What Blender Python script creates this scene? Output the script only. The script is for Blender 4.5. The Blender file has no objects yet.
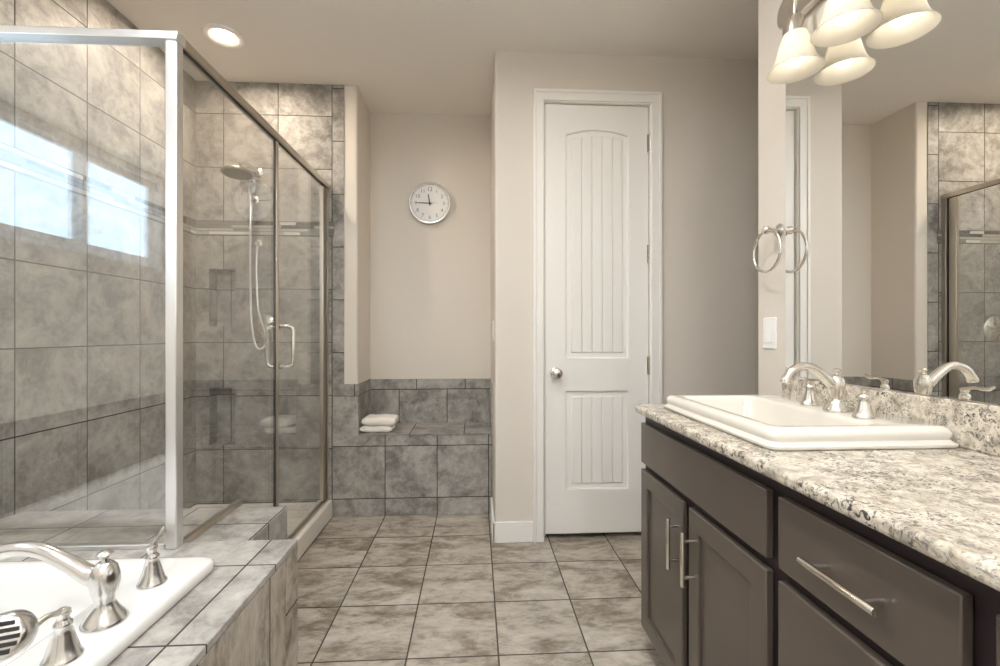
import bpy, bmesh, math, random
from mathutils import Vector, Matrix
from mathutils.geometry import tessellate_polygon
C = bpy.context.scene.collection
S = bpy.context.scene
PI = math.pi

# ---------------------------------------------------------------- camera
cd = bpy.data.cameras.new('camera'); cam = bpy.data.objects.new('camera', cd); C.objects.link(cam)
cd.sensor_width = 36; cd.lens = 16.2; cd.clip_start = 0.02
cam.location = (0, 0, 1.15)
cam.rotation_euler = (PI/2, 0, -math.atan2(24, 450))
S.camera = cam
# ---------------------------------------------------------------- world (daylight outside the tub window), exposure
W = bpy.data.worlds.new('daylight'); S.world = W; W.use_nodes = True
bg = W.node_tree.nodes['Background']; bg.inputs[0].default_value = (0.68, 0.85, 1.0, 1); bg.inputs[1].default_value = 2.9
S.view_settings.view_transform = 'Standard'; S.view_settings.look = 'None'
S.view_settings.gamma = 1; S.view_settings.use_curve_mapping = False
S.view_settings.exposure = 0.97
CAN = 370.0       # emission of the shower can and the added ceiling fill
BULB = 2.5       # vanity bulb emission
S.cycles.max_bounces = 14; S.cycles.diffuse_bounces = 8; S.cycles.glossy_bounces = 6
S.cycles.transmission_bounces = 8; S.cycles.transparent_max_bounces = 24
S.cycles.sample_clamp_indirect = 6.0

# ---------------------------------------------------------------- materials
def mat(name):
    m = bpy.data.materials.new(name); m.use_nodes = True
    return m, m.node_tree, m.node_tree.nodes['Principled BSDF']
def N(t, typ, **kw):
    n = t.nodes.new(typ)
    for k, v in kw.items(): setattr(n, k, v)
    return n
def L(t, a, b): t.links.new(a, b)
def math_n(t, op, a, b=None):
    n = N(t, 'ShaderNodeMath', operation=op)
    for i, v in enumerate((a, b)):
        if v is None: continue
        if isinstance(v, (int, float)): n.inputs[i].default_value = v
        else: L(t, v, n.inputs[i])
    return n.outputs[0]
def ramp(t, fac, stops):
    r = N(t, 'ShaderNodeValToRGB'); el = r.color_ramp.elements
    while len(el) < len(stops): el.new(0.5)
    for e, (p, c) in zip(el, stops):
        e.position = p; e.color = (*c, 1) if len(c) == 3 else c
    L(t, fac, r.inputs[0]); return r.outputs[0]
def plain(name, col, rough=0.5, metal=0.0, noise=0.0, spec=None, bump=0.0, bscale=200, coat=0):
    m, t, b = mat(name)
    b.inputs['Base Color'].default_value = (*col, 1); b.inputs['Roughness'].default_value = rough
    b.inputs['Metallic'].default_value = metal
    if spec is not None: b.inputs['Specular IOR Level'].default_value = spec
    if coat: b.inputs['Coat Weight'].default_value = coat; b.inputs['Coat Roughness'].default_value = 0.08
    g = N(t, 'ShaderNodeNewGeometry')
    if noise:
        n = N(t, 'ShaderNodeTexNoise'); n.inputs['Scale'].default_value = 6; n.inputs['Detail'].default_value = 4
        L(t, g.outputs['Position'], n.inputs['Vector'])
        c = ramp(t, n.outputs[0], [(0.3, tuple(x*(1-noise) for x in col)), (0.7, tuple(min(1, x*(1+noise)) for x in col))])
        L(t, c, b.inputs['Base Color'])
    if bump:
        n2 = N(t, 'ShaderNodeTexNoise'); n2.inputs['Scale'].default_value = bscale; n2.inputs['Detail'].default_value = 3
        L(t, g.outputs['Position'], n2.inputs['Vector'])
        bp = N(t, 'ShaderNodeBump'); bp.inputs['Strength'].default_value = bump; bp.inputs['Distance'].default_value = 0.002
        L(t, n2.outputs[0], bp.inputs['Height']); L(t, bp.outputs[0], b.inputs['Normal'])
    return m
def tile(name, off, pitch, stops, shift=None, grout=0.0026, rough=0.46, scale=5.0, stretch=(1, 1, 1), gcol=(0.045, 0.04, 0.035), spec=0.4):
    """stone-look tile laid on world axes: grout lines at off + k*pitch on each axis lying in the face"""
    m, t, b = mat(name)
    g = N(t, 'ShaderNodeNewGeometry')
    sp = N(t, 'ShaderNodeSeparateXYZ'); L(t, g.outputs['Position'], sp.inputs[0])
    sn = N(t, 'ShaderNodeSeparateXYZ'); L(t, g.outputs['True Normal'], sn.inputs[0])
    masks, cells = [], []
    for i in range(3):
        v = sp.outputs[i]
        if i == 2 and shift:
            st = math_n(t, 'GREATER_THAN', v, shift[0]); v = math_n(t, 'SUBTRACT', v, math_n(t, 'MULTIPLY', st, shift[1]))
        q = math_n(t, 'DIVIDE', math_n(t, 'SUBTRACT', v, off[i]), pitch[i])
        fl = math_n(t, 'FLOOR', math_n(t, 'ADD', q, 0.001 if i != 2 else 0.0))
        fr = math_n(t, 'SUBTRACT', q, math_n(t, 'ROUND', q))
        d = math_n(t, 'MULTIPLY', math_n(t, 'ABSOLUTE', fr), pitch[i])
        ln = math_n(t, 'LESS_THAN', d, grout)
        infac = math_n(t, 'LESS_THAN', math_n(t, 'ABSOLUTE', sn.outputs[i]), 0.6)
        masks.append(math_n(t, 'MULTIPLY', ln, infac)); cells.append(math_n(t, 'MULTIPLY', fl, infac))
    gm = math_n(t, 'MAXIMUM', math_n(t, 'MAXIMUM', masks[0], masks[1]), masks[2])
    cv = N(t, 'ShaderNodeCombineXYZ')
    for i in range(3): L(t, cells[i], cv.inputs[i])
    wn = N(t, 'ShaderNodeTexWhiteNoise', noise_dimensions='3D'); L(t, cv.outputs[0], wn.inputs['Vector'])
    vs = N(t, 'ShaderNodeVectorMath', operation='SCALE'); L(t, wn.outputs['Color'], vs.inputs[0]); vs.inputs['Scale'].default_value = 9.0
    mp = N(t, 'ShaderNodeVectorMath', operation='MULTIPLY'); L(t, g.outputs['Position'], mp.inputs[0]); mp.inputs[1].default_value = stretch
    va = N(t, 'ShaderNodeVectorMath', operation='ADD'); L(t, mp.outputs[0], va.inputs[0]); L(t, vs.outputs[0], va.inputs[1])
    n1 = N(t, 'ShaderNodeTexNoise'); n1.inputs['Scale'].default_value = scale; n1.inputs['Detail'].default_value = 9
    n1.inputs['Roughness'].default_value = 0.68; n1.inputs['Distortion'].default_value = 0.55
    L(t, va.outputs[0], n1.inputs['Vector'])
    n2 = N(t, 'ShaderNodeTexNoise'); n2.inputs['Scale'].default_value = scale*5; n2.inputs['Detail'].default_value = 6
    n2.inputs['Roughness'].default_value = 0.7; n2.inputs['Distortion'].default_value = 0.4
    L(t, va.outputs[0], n2.inputs['Vector'])
    f = math_n(t, 'ADD', math_n(t, 'MULTIPLY', n1.outputs[0], 0.66), math_n(t, 'MULTIPLY', n2.outputs[0], 0.34))
    col = ramp(t, f, stops)
    mx = N(t, 'ShaderNodeMix', data_type='RGBA'); L(t, gm, mx.inputs[0]); L(t, col, mx.inputs[6]); mx.inputs[7].default_value = (*gcol, 1)
    L(t, mx.outputs[2], b.inputs['Base Color'])
    rr = math_n(t, 'ADD', math_n(t, 'MULTIPLY', gm, 0.4), rough); L(t, rr, b.inputs['Roughness'])
    b.inputs['Specular IOR Level'].default_value = spec
    bp = N(t, 'ShaderNodeBump'); bp.inputs['Strength'].default_value = 0.25; bp.inputs['Distance'].default_value = 0.003
    hh = math_n(t, 'SUBTRACT', math_n(t, 'MULTIPLY', n2.outputs[0], 0.25), gm)
    L(t, hh, bp.inputs['Height']); L(t, bp.outputs[0], b.inputs['Normal'])
    return m

WALLST = [(0.33, (0.112, 0.104, 0.095)), (0.43, (0.218, 0.205, 0.190)), (0.53, (0.365, 0.347, 0.322)), (0.66, (0.51, 0.488, 0.455))]
FLOORST = [(0.35, (0.128, 0.099, 0.072)), (0.44, (0.255, 0.215, 0.170)), (0.52, (0.430, 0.388, 0.336)), (0.65, (0.60, 0.55, 0.485))]
Z0, ZP = 0.10, 0.3305
M = {}
M['tile_back'] = tile('grey stone tile back', (-0.897, 0.11, Z0), (0.328, 0.331, ZP), WALLST, shift=(1.80, 0.0875))
M['tile_left'] = tile('grey stone tile left', (0.1, 0.205, Z0), (0.331, 0.3135, ZP), WALLST, shift=(1.80, 0.0875))
M['tile_column'] = tile('grey stone tile column', (-5.0, 0.1, 0.037), (9.0, 9.0, 0.33), WALLST)
M['tile_bench'] = tile('grey stone tile bench', (-0.570, 2.86, 0.112), (0.325, 9.0, 0.3285), WALLST)
M['tile_backsplash'] = tile('grey stone tile alcove', (-0.54, 2.86, 0.754), (0.336, 0.33, 0.33), WALLST)
M['tile_cap'] = tile('grey stone tile cap row', (-0.418, 2.70, 0.7545), (0.342, 0.33, 9), WALLST)
M['tile_deck'] = tile('grey stone daylit deck tile', (-0.652, 0.985, -5), (0.33, 0.33, 9), [(p, tuple(x*1.22 for x in c)) for p, c in WALLST], rough=0.30)  # same wall tile lightened; daylight on the deck put into its colour
M['tile_knee'] = tile('grey stone ledge tile', (-0.74, 1.80, 0.146), (0.33, 0.16, 0.33), WALLST)
M['tile_tub'] = tile('grey stone tub front tile', (-0.57, 0.953, -0.17), (9, 0.326, 9), FLOORST, stretch=(1, 1.6, 0.7))
M['tile_tubedge'] = tile('grey stone tub edge tile', (-5, -5, 0.30), (9, 9, 0.33), FLOORST)
M['tile_floor'] = tile('stone look floor tile', (0.08, 1.603, 0), (0.325, 0.32, 9), FLOORST, scale=4.2, stretch=(0.8, 1.7, 1), grout=0.003, rough=0.32, gcol=(0.07, 0.06, 0.05))
M['wall'] = plain('greige wall paint', (0.70, 0.65, 0.585), 0.75, bump=0.05)
M['ceil'] = plain('greige ceiling paint', (0.82, 0.775, 0.72), 0.85, bump=0.08)
M['trim'] = plain('white trim paint', (0.86, 0.84, 0.805), 0.38)
M['vinyl'] = plain('white window vinyl', (0.82, 0.83, 0.84), 0.35)
M['acrylic'] = plain('white acrylic', (0.82, 0.815, 0.80), 0.12, coat=0.4)
M['pan'] = plain('cream shower pan acrylic', (0.80, 0.76, 0.69), 0.3)
M['china'] = plain('biscuit white china', (0.74, 0.705, 0.64), 0.10, coat=0.5)
M['nickel'] = plain('brushed nickel', (0.73, 0.695, 0.64), 0.24, 1.0)
M['nickel2'] = plain('bright brushed nickel', (0.78, 0.77, 0.755), 0.22, 1.0)
M['alu'] = plain('satin silver aluminium', (0.84, 0.845, 0.85), 0.34, 1.0)
M['bronze'] = plain('brushed nickel rail', (0.62, 0.565, 0.49), 0.28, 1.0)
M['dark'] = plain('black rubber', (0.02, 0.02, 0.02), 0.6)
M['espresso'] = plain('espresso cabinet paint', (0.098, 0.079, 0.064), 0.28, noise=0.06, coat=0.10, spec=0.5)
M['frame'] = plain('shaded espresso frame', (0.022, 0.014, 0.016), 0.35)  # shadow between the fronts painted in as a near-black frame colour
M['plastic'] = plain('white switch plastic', (0.86, 0.855, 0.85), 0.3)
M['towel'] = plain('white terry cloth', (0.86, 0.82, 0.76), 0.95, bump=0.9, bscale=420)
M['clockface'] = plain('white clock dial', (0.84, 0.83, 0.81), 0.5)
M['ink'] = plain('black ink', (0.05, 0.05, 0.055), 0.5)
M['nozzle'] = plain('grey rubber nozzles', (0.20, 0.19, 0.175), 0.5)
M['greyink'] = plain('grey ink', (0.22, 0.23, 0.26), 0.5)
M['chrome'] = plain('polished silver', (0.75, 0.74, 0.72), 0.15, 1.0)
M['mos1'] = plain('white glass mosaic', (0.62, 0.61, 0.585), 0.12)
M['mos2'] = plain('grey glass mosaic', (0.22, 0.215, 0.205), 0.15)
M['mos3'] = plain('charcoal glass mosaic', (0.075, 0.072, 0.07), 0.15)
M['mos4'] = plain('taupe glass mosaic', (0.42, 0.40, 0.37), 0.15)
M['grout'] = plain('grey grout', (0.16, 0.15, 0.14), 0.9)
m, t, b = mat('mirror silver'); b.inputs['Metallic'].default_value = 1; b.inputs['Roughness'].default_value = 0.0; b.inputs['Base Color'].default_value = (0.90, 0.905, 0.895, 1); M['mirror'] = m
def glass(name, tint, f0, rough=0.0):
    m = bpy.data.materials.new(name); m.use_nodes = True; t = m.node_tree; t.nodes.clear()
    out = N(t, 'ShaderNodeOutputMaterial'); mix = N(t, 'ShaderNodeMixShader')
    tr = N(t, 'ShaderNodeBsdfTransparent'); tr.inputs[0].default_value = (*tint, 1)
    gl = N(t, 'ShaderNodeBsdfGlossy'); gl.inputs['Roughness'].default_value = rough; gl.inputs[0].default_value = (1, 1, 1, 1)
    g = N(t, 'ShaderNodeNewGeometry')
    dt = N(t, 'ShaderNodeVectorMath', operation='DOT_PRODUCT'); L(t, g.outputs['Incoming'], dt.inputs[0]); L(t, g.outputs['Normal'], dt.inputs[1])
    cs = math_n(t, 'ABSOLUTE', dt.outputs['Value'])
    p5 = math_n(t, 'POWER', math_n(t, 'SUBTRACT', 1.0, cs), 5.0)
    fr = math_n(t, 'ADD', math_n(t, 'MULTIPLY', p5, 1-f0), f0)
    L(t, fr, mix.inputs[0]); L(t, tr.outputs[0], mix.inputs[1]); L(t, gl.outputs[0], mix.inputs[2]); L(t, mix.outputs[0], out.inputs[0])
    return m
M['glass'] = glass('clear shower glass', (0.955, 0.962, 0.957), 0.12)
M['pane'] = glass('window pane', (0.95, 0.97, 0.98), 0.05)
def emis(name, col, s):
    m = bpy.data.materials.new(name); m.use_nodes = True; t = m.node_tree; t.nodes.clear()
    out = N(t, 'ShaderNodeOutputMaterial'); e = N(t, 'ShaderNodeEmission'); e.inputs[0].default_value = (*col, 1); e.inputs[1].default_value = s
    L(t, e.outputs[0], out.inputs[0]); return m
M['can_warm'] = emis('warm lit can lamp', (1.0, 0.84, 0.66), CAN*0.72)
M['fill_neutral'] = emis('neutral fill lamp', (1.0, 0.935, 0.84), CAN*0.9)  # this and the next two light the added ceiling fill
M['fill_sky'] = emis('bluish fill lamp', (0.83, 0.92, 1.0), CAN*0.85)
M['fill_cool'] = emis('cool fill lamp', (0.90, 0.95, 1.0), CAN)
M['bulb'] = emis('lit bulb', (1.0, 0.90, 0.76), BULB)
m = bpy.data.materials.new('frosted white glass'); m.use_nodes = True; t = m.node_tree; b = t.nodes['Principled BSDF']
b.inputs['Base Color'].default_value = (0.90, 0.87, 0.80, 1); b.inputs['Roughness'].default_value = 0.25
tl = N(t, 'ShaderNodeBsdfTranslucent'); tl.inputs[0].default_value = (0.93, 0.89, 0.80, 1); mx = N(t, 'ShaderNodeMixShader'); mx.inputs[0].default_value = 0.45
L(t, b.outputs[0], mx.inputs[1]); L(t, tl.outputs[0], mx.inputs[2]); L(t, mx.outputs[0], t.nodes['Material Output'].inputs[0]); M['shade'] = m
# granite
m, t, b = mat('speckled granite')
g = N(t, 'ShaderNodeNewGeometry')
def nz(scale, det, dist=0.0, vec=None, rough=0.55):
    n = N(t, 'ShaderNodeTexNoise'); n.inputs['Scale'].default_value = scale; n.inputs['Detail'].default_value = det
    n.inputs['Distortion'].default_value = dist; n.inputs['Roughness'].default_value = rough
    L(t, vec or g.outputs['Position'], n.inputs['Vector']); return n.outputs[0]
base = ramp(t, nz(30, 5, 0.8), [(0.32, (0.31, 0.275, 0.235)), (0.45, (0.55, 0.49, 0.40)), (0.62, (0.71, 0.655, 0.56))])
flake = ramp(t, nz(85, 5, 1.6, rough=0.62), [(0.41, (1, 1, 1)), (0.455, (0.45, 0.45, 0.45)), (0.50, (0, 0, 0))])
patch = ramp(t, nz(11, 3, 0.6), [(0.34, (0.30, 0.30, 0.30)), (0.58, (1, 1, 1))])
fm = math_n(t, 'MULTIPLY', flake, patch)
tan = ramp(t, nz(40, 3, 0.5), [(0.55, (0, 0, 0)), (0.66, (0.6, 0.6, 0.6))])
x1 = N(t, 'ShaderNodeMix', data_type='RGBA'); L(t, tan, x1.inputs[0]); L(t, base, x1.inputs[6]); x1.inputs[7].default_value = (0.40, 0.33, 0.25, 1)
x2 = N(t, 'ShaderNodeMix', data_type='RGBA'); L(t, fm, x2.inputs[0]); L(t, x1.outputs[2], x2.inputs[6]); x2.inputs[7].default_value = (0.070, 0.066, 0.068, 1)
L(t, x2.outputs[2], b.inputs['Base Color']); b.inputs['Roughness'].default_value = 0.16
M['granite'] = m

# ---------------------------------------------------------------- mesh helpers
class MB:
    """collects shapes in world coordinates; build() links them as one mesh object"""
    def __init__(s): s.v, s.f, s.mi, s.cur = [], [], [], 0
    def mat(s, i): s.cur = i; return s
    def add(s, vs, fs):
        o = len(s.v); s.v += [tuple(v) for v in vs]
        for f in fs: s.f.append([o+i for i in f]); s.mi.append(s.cur)
        return s
    def box(s, x0, x1, y0, y1, z0, z1):
        x0, x1 = sorted((x0, x1)); y0, y1 = sorted((y0, y1)); z0, z1 = sorted((z0, z1))
        vs = [(x, y, z) for z in (z0, z1) for y in (y0, y1) for x in (x0, x1)]
        return s.add(vs, [(0, 2, 3, 1), (4, 5, 7, 6), (0, 1, 5, 4), (2, 6, 7, 3), (0, 4, 6, 2), (1, 3, 7, 5)])
    def prism(s, poly, axis, a, b, holes=()):
        """polygon (2D) extruded along axis from a to b; 2D coords are the other two axes in order"""
        def P(p, h):
            return {'x': (h, p[0], p[1]), 'y': (p[0], h, p[1]), 'z': (p[0], p[1], h)}[axis]
        loops = [list(poly)] + [list(h) for h in holes]
        allp = [p for l in loops for p in l]
        tris = tessellate_polygon([[Vector((p[0], p[1], 0)) for p in l] for l in loops])
        n = len(allp); vs = [P(p, a) for p in allp] + [P(p, b) for p in allp]
        if holes: fs = [tuple(tr) for tr in tris] + [tuple(n+i for i in reversed(tr)) for tr in tris]
        else: fs = [tuple(range(n)), tuple(reversed(range(n, 2*n)))]
        o = 0
        for l in loops:
            k = len(l)
            for i in range(k):
                j = (i+1) % k; fs.append((o+i, o+j, n+o+j, n+o+i))
            o += k
        return s.add(vs, fs)
    def loft(s, rings, cap0=True, cap1=True):
        k = len(rings[0]); vs = [p for r in rings for p in r]; fs = []
        for a in range(len(rings)-1):
            for i in range(k):
                j = (i+1) % k; fs.append((a*k+i, a*k+j, (a+1)*k+j, (a+1)*k+i))
        if cap0: fs.append(tuple(reversed(range(k))))
        if cap1: fs.append(tuple(range((len(rings)-1)*k, len(rings)*k)))
        return s.add(vs, fs)
    def lathe(s, prof, c, axis=(0, 0, 1), n=28, cap0=True, cap1=True):
        ax = Vector(axis).normalized(); u = ax.orthogonal().normalized(); w = ax.cross(u); c = Vector(c)
        return s.loft([[c + ax*h + (u*math.cos(2*PI*i/n) + w*math.sin(2*PI*i/n))*max(r, 1e-4) for i in range(n)] for r, h in prof], cap0, cap1)
    def tube(s, pts, r, n=14, flat=1.0, up=(0, 0, 1)):
        pts = [Vector(p) for p in pts]
        rs = r if isinstance(r, (list, tuple)) else [r]*len(pts)
        rings = []
        u = None
        for i, p in enumerate(pts):
            d = (pts[min(i+1, len(pts)-1)] - pts[max(i-1, 0)]).normalized()
            if u is None:
                u = Vector(up) - d*Vector(up).dot(d)
                if u.length < 1e-3: u = d.orthogonal()
            else: u = u - d*u.dot(d)
            u.normalize(); w = d.cross(u)
            rings.append([p + (u*math.cos(2*PI*k/n)*flat + w*math.sin(2*PI*k/n))*rs[i] for k in range(n)])
        return s.loft(rings)
    def scale_xy(s, cx, cy, k):
        s.v = [(cx+(x-cx)*k, cy+(y-cy)*k, z) for x, y, z in s.v]; return s
    def build(s, name, mats, parent=None, smooth=35, bevel=0, seg=2, origin=None):
        if not isinstance(mats, (list, tuple)): mats = [mats]
        if parent is not None: og = parent_loc(parent)
        else:
            xs, ys, zs = zip(*s.v)
            og = Vector(origin) if origin else Vector(((min(xs)+max(xs))/2, (min(ys)+max(ys))/2, min(zs)))
        me = bpy.data.meshes.new(name)
        me.from_pydata([tuple(Vector(v)-og) for v in s.v], [], s.f)
        for m in mats: me.materials.append(M[m] if isinstance(m, str) else m)
        me.polygons.foreach_set('material_index', s.mi)
        bm = bmesh.new(); bm.from_mesh(me); bmesh.ops.recalc_face_normals(bm, faces=bm.faces); bm.to_mesh(me); bm.free()
        if smooth:
            me.polygons.foreach_set('use_smooth', [True]*len(me.polygons)); me.set_sharp_from_angle(angle=math.radians(smooth))
        o = bpy.data.objects.new(name, me); C.objects.link(o)
        if parent is not None: o.parent = parent
        else: o.location = og
        if bevel:
            md = o.modifiers.new('bevel', 'BEVEL'); md.width = bevel; md.segments = seg; md.limit_method = 'ANGLE'; md.angle_limit = math.radians(40)
            md.harden_normals = False
        return o
def parent_loc(p):
    v = Vector((0, 0, 0))
    while p is not None: v += Vector(p.location); p = p.parent
    return v
def spline(pts, n=8):
    pts = [Vector(p) for p in pts]; out = []
    for i in range(len(pts)-1):
        p0, p1, p2, p3 = pts[max(i-1, 0)], pts[i], pts[i+1], pts[min(i+2, len(pts)-1)]
        for k in range(n):
            u = k/n
            out.append(0.5*((2*p1) + (p2-p0)*u + (2*p0-5*p1+4*p2-p3)*u*u + (3*p1-p0-3*p2+p3)*u**3))
    return out + [pts[-1]]
def lerp_list(vals, n):
    out = []
    for i in range(n):
        q = i/(n-1)*(len(vals)-1); a = min(int(q), len(vals)-2); out.append(vals[a]+(vals[a+1]-vals[a])*(q-a))
    return out
def rrect(x0, x1, y0, y1, r, n=6):
    out = []
    for cx, cy, a0 in ((x1-r, y1-r, 0), (x0+r, y1-r, 90), (x0+r, y0+r, 180), (x1-r, y0+r, 270)):
        for k in range(n+1):
            a = math.radians(a0 + 90*k/n); out.append((cx+r*math.cos(a), cy+r*math.sin(a)))
    return out
def ring_at(poly, z): return [(p[0], p[1], z) for p in poly]
def thing(name, label, cat, loc, group=None):
    o = bpy.data.objects.new(name, None); C.objects.link(o); o.location = loc; o.empty_display_size = 0.05
    o['label'] = label; o['category'] = cat
    if group: o['group'] = group
    return o
def tag(o, label, cat, group=None):
    o['label'] = label; o['category'] = cat
    if group: o['group'] = group
    return o
def struct(o, label=None, cat=None):
    o['kind'] = 'structure'
    if label: o['label'] = label
    if cat: o['category'] = cat
    return o

# ---------------------------------------------------------------- room shell
XL, XR, YB, YD, YA, ZC, YR = -1.718, 1.110, 2.86, 2.47, 3.207, 2.70, -1.50
struct(MB().box(-2.0, 2.6, YR-0.2, 3.5, -0.1, 0.0).build('floor', 'tile_floor', smooth=0), 'grey-brown stone-look tiled floor', 'floor')
struct(MB().box(-2.0, 2.6, YR-0.2, 3.5, ZC, ZC+0.1).build('ceiling', 'ceil', smooth=0), 'plain greige painted ceiling', 'ceiling')
# left wall: painted beside the tub with a window hole, tiled inside the shower and up to the wainscot line
WY0, WY1, WZ0, WZ1 = 0.20, 1.24, 1.50, 2.03
YG = 1.44      # plane of the front glass
w = MB()
xo = XL - 0.14
w.mat(0).box(xo, XL-0.008, YR-0.1, WY0, -0.05, ZC+0.05).box(xo, XL-0.008, WY1, 3.3, -0.05, ZC+0.05)
w.box(xo, XL-0.008, WY0, WY1, -0.05, WZ0).box(xo, XL-0.008, WY0, WY1, WZ1, ZC+0.05)
w.mat(1).box(XL-0.008, XL, YG, YB, 0.0, ZC)
w.mat(1).box(XL-0.008, XL, -0.15, YG, 0.0, 0.82)
struct(w.build('wall_left', ['wall', 'tile_left'], smooth=0), 'left wall, greige paint over grey tile, fully tiled in the shower', 'wall')
# window
win = thing('window_1', 'wide sliding window with white frame above the bathtub', 'window', (XL-0.10, (WY0+WY1)/2, WZ0)); win['kind'] = 'structure'
f = MB(); xa, xb = XL-0.13, XL-0.075
f.box(xa, xb, WY0, WY1, WZ0, WZ0+0.035).box(xa, xb, WY0, WY1, WZ1-0.035, WZ1).box(xa, xb, WY0, WY0+0.035, WZ0+0.035, WZ1-0.035).box(xa, xb, WY1-0.035, WY1, WZ0+0.035, WZ1-0.035)
f.build('window_frame', 'vinyl', win, bevel=0.003)
ym = 0.715
for (y0, y1, dx) in ((WY0+0.036, ym+0.022, 0.0), (ym-0.022, WY1-0.036, 0.026)):
    s_ = MB(); a, bb = xa+0.004+dx, xa+0.026+dx; z0, z1 = WZ0+0.036, WZ1-0.036; q = 0.032
    s_.box(a, bb, y0, y1, z0, z0+q).box(a, bb, y0, y1, z1-q, z1).box(a, bb, y0, y0+q, z0+q, z1-q).box(a, bb, y1-q, y1, z0+q, z1-q)
    sh = s_.build('sash', 'vinyl', win, bevel=0.002)
    MB().box(a+0.008, a+0.013, y0+q-0.004, y1-q+0.004, z0+q-0.004, z1-q+0.004).build('pane', 'pane', sh, smooth=0)
pl = bpy.data.lights.new('daylight portal', 'AREA'); pl.shape = 'RECTANGLE'; pl.size = WZ1-WZ0; pl.size_y = WY1-WY0; pl.cycles.is_portal = True
po = bpy.data.objects.new('window_portal', pl); C.objects.link(po); po.location = (xa-0.02, (WY0+WY1)/2, (WZ0+WZ1)/2); po.rotation_euler = (0, -PI/2, 0)

# shower back wall, with two niches, running on as the painted nib beside the alcove
XT, XN = -0.824, -0.742     # tile edge, nib face towards alcove
niches = [(-1.640, -1.482, 1.193, 1.544), (-1.640, -1.480, 0.459, 0.812)]
w = MB()
nx0, nx1 = niches[0][0], niches[0][1]
nd = 0.085
w.mat(0)
w.box(XL, nx0, YB, YB+0.12, 0, ZC).box(nx1, -0.893, YB, YB+0.12, 0, ZC)
zs = [0, 0.459, 0.812, 1.193, 1.544, ZC]
for a, bb in ((0, 1), (2, 3), (4, 5)): w.box(nx0, nx1, YB, YB+0.12, zs[a], zs[bb])
for a, bb in ((1, 2), (3, 4)): w.box(nx0, nx1, YB+nd, YB+0.12, zs[a], zs[bb])
w.mat(1).box(-0.893, XT, YB, YB+0.05, 0.83, ZC)
w.mat(2).box(-0.893, XN+0.006, YB, YB+0.05, 0, 0.754).box(XN-0.01, XN+0.006, YB+0.0505, YA, 0, 0.754)
w.mat(3).box(-0.893, XN+0.006, YB, YB+0.05, 0.754, 0.83).box(XN-0.01, XN+0.006, YB+0.0505, YA, 0.754, 0.83)
struct(w.build('wall_back', ['tile_back', 'tile_column', 'tile_bench', 'tile_cap'], smooth=0), 'tiled back wall of the shower with two small niches', 'wall')
w = MB(); w.box(-0.95, XN, YB+0.006, 3.35, 0.5, ZC+0.05)
struct(w.build('wall_nib', 'wall', bevel=0.012, seg=3), 'greige painted nib wall between shower and alcove', 'wall')
# mosaic accent band
random.seed(4)
def band(along, fixed, a0, a1, name):
    g_ = MB().mat(4)
    if along == 'x': g_.box(a0, a1, fixed-0.002, fixed+0.01, 1.7525, 1.84)
    else: g_.box(fixed-0.01, fixed+0.002, a0, a1, 1.7525, 1.84)
    rows = [(1.757, 1.775), (1.779, 1.795), (1.799, 1.815), (1.819, 1.836)]
    for ri, (z0, z1) in enumerate(rows):
        p = a0 - random.random()*0.1
        while p < a1:
            l = random.choice((0.10, 0.15, 0.20)); q = min(p+l-0.003, a1-0.001); p0 = max(p, a0+0.001)
            if q > p0:
                wts = ((2, 2, 1, 3), (0, 4, 1, 3), (0, 3, 3, 2), (2, 3, 3, 1))[ri]
                g_.mat(random.choices((0, 1, 2, 3), wts)[0])
                if along == 'x': g_.box(p0, q, fixed-0.005, fixed, z0, z1)
                else: g_.box(fixed, fixed+0.005, p0, q, z0, z1)
            p += l
    return struct(g_.build(name, ['mos1', 'mos2', 'mos3', 'mos4', 'grout'], smooth=0))
struct(band('x', YB, XL+0.004, -0.884, 'trim_1'), 'glass mosaic strip across the shower back wall', 'trim')
struct(band('y', XL, YG+0.03, YB-0.004, 'trim_2'), 'glass mosaic strip along the left shower wall', 'trim')

# alcove
w = MB(); w.mat(0).box(XN-0.05, 0.3, YA, YA+0.12, -0.05, ZC+0.05)
w.mat(1).box(XN, 0.104, YA-0.008, YA, 0.40, 0.754); w.mat(2).box(XN, 0.104, YA-0.008, YA, 0.754, 0.826)
struct(w.build('wall_alcove', ['wall', 'tile_backsplash', 'tile_cap'], smooth=0), 'greige alcove wall with grey tiled splashback above the bench', 'wall')
bn = MB(); bn.mat(0).box(XN+0.006, 0.098, YB, YA-0.008, 0, 0.508)
bn.mat(1).box(XN+0.006, 0.098, YB-0.006, YA-0.008, 0.508, 0.516)
tag(bn.build('tiled_bench', ['tile_bench', 'tile_cap'], bevel=0.002), 'built-in grey tiled bench in the alcove below the clock', 'bench')

# door wall with the pillar side
DX0, DX1, DZ0, DZ1 = 0.381, 0.970, 0.030, 2.425
w = MB(); cr = 0.014
w.prism([(0.104+cr-cr*math.sin(PI/2*k/5), YD+cr-cr*math.cos(PI/2*k/5)) for k in range(6)] + [(0.104, YA+0.05), (0.224, YA+0.05), (0.224, YD+0.12), (DX0-0.012, YD+0.12), (DX0-0.012, YD)], 'z', -0.05, ZC+0.05)
struct(w.build('wall_pillar', 'wall'), 'greige wall corner left of the white door', 'wall')
w = MB()
w.prism([(DX0-0.012, DZ1+0.012), (DX1+0.012, DZ1+0.012), (DX1+0.012, -0.05), (2.6, -0.05), (2.6, ZC+0.05), (DX0-0.012, ZC+0.05)], 'y', YD, YD+0.12)
struct(w.build('wall_door', 'wall', smooth=0), 'greige wall around and right of the white door', 'wall')
struct(MB().box(0.224, 1.2, YD+0.125, YD+0.2, -0.05, ZC+0.05).build('wall_light_stop', 'wall', smooth=0), 'added unseen panel stopping light leaks behind the white door', 'wall')  # added out of sight to stop outside light leaking round the door
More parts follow.
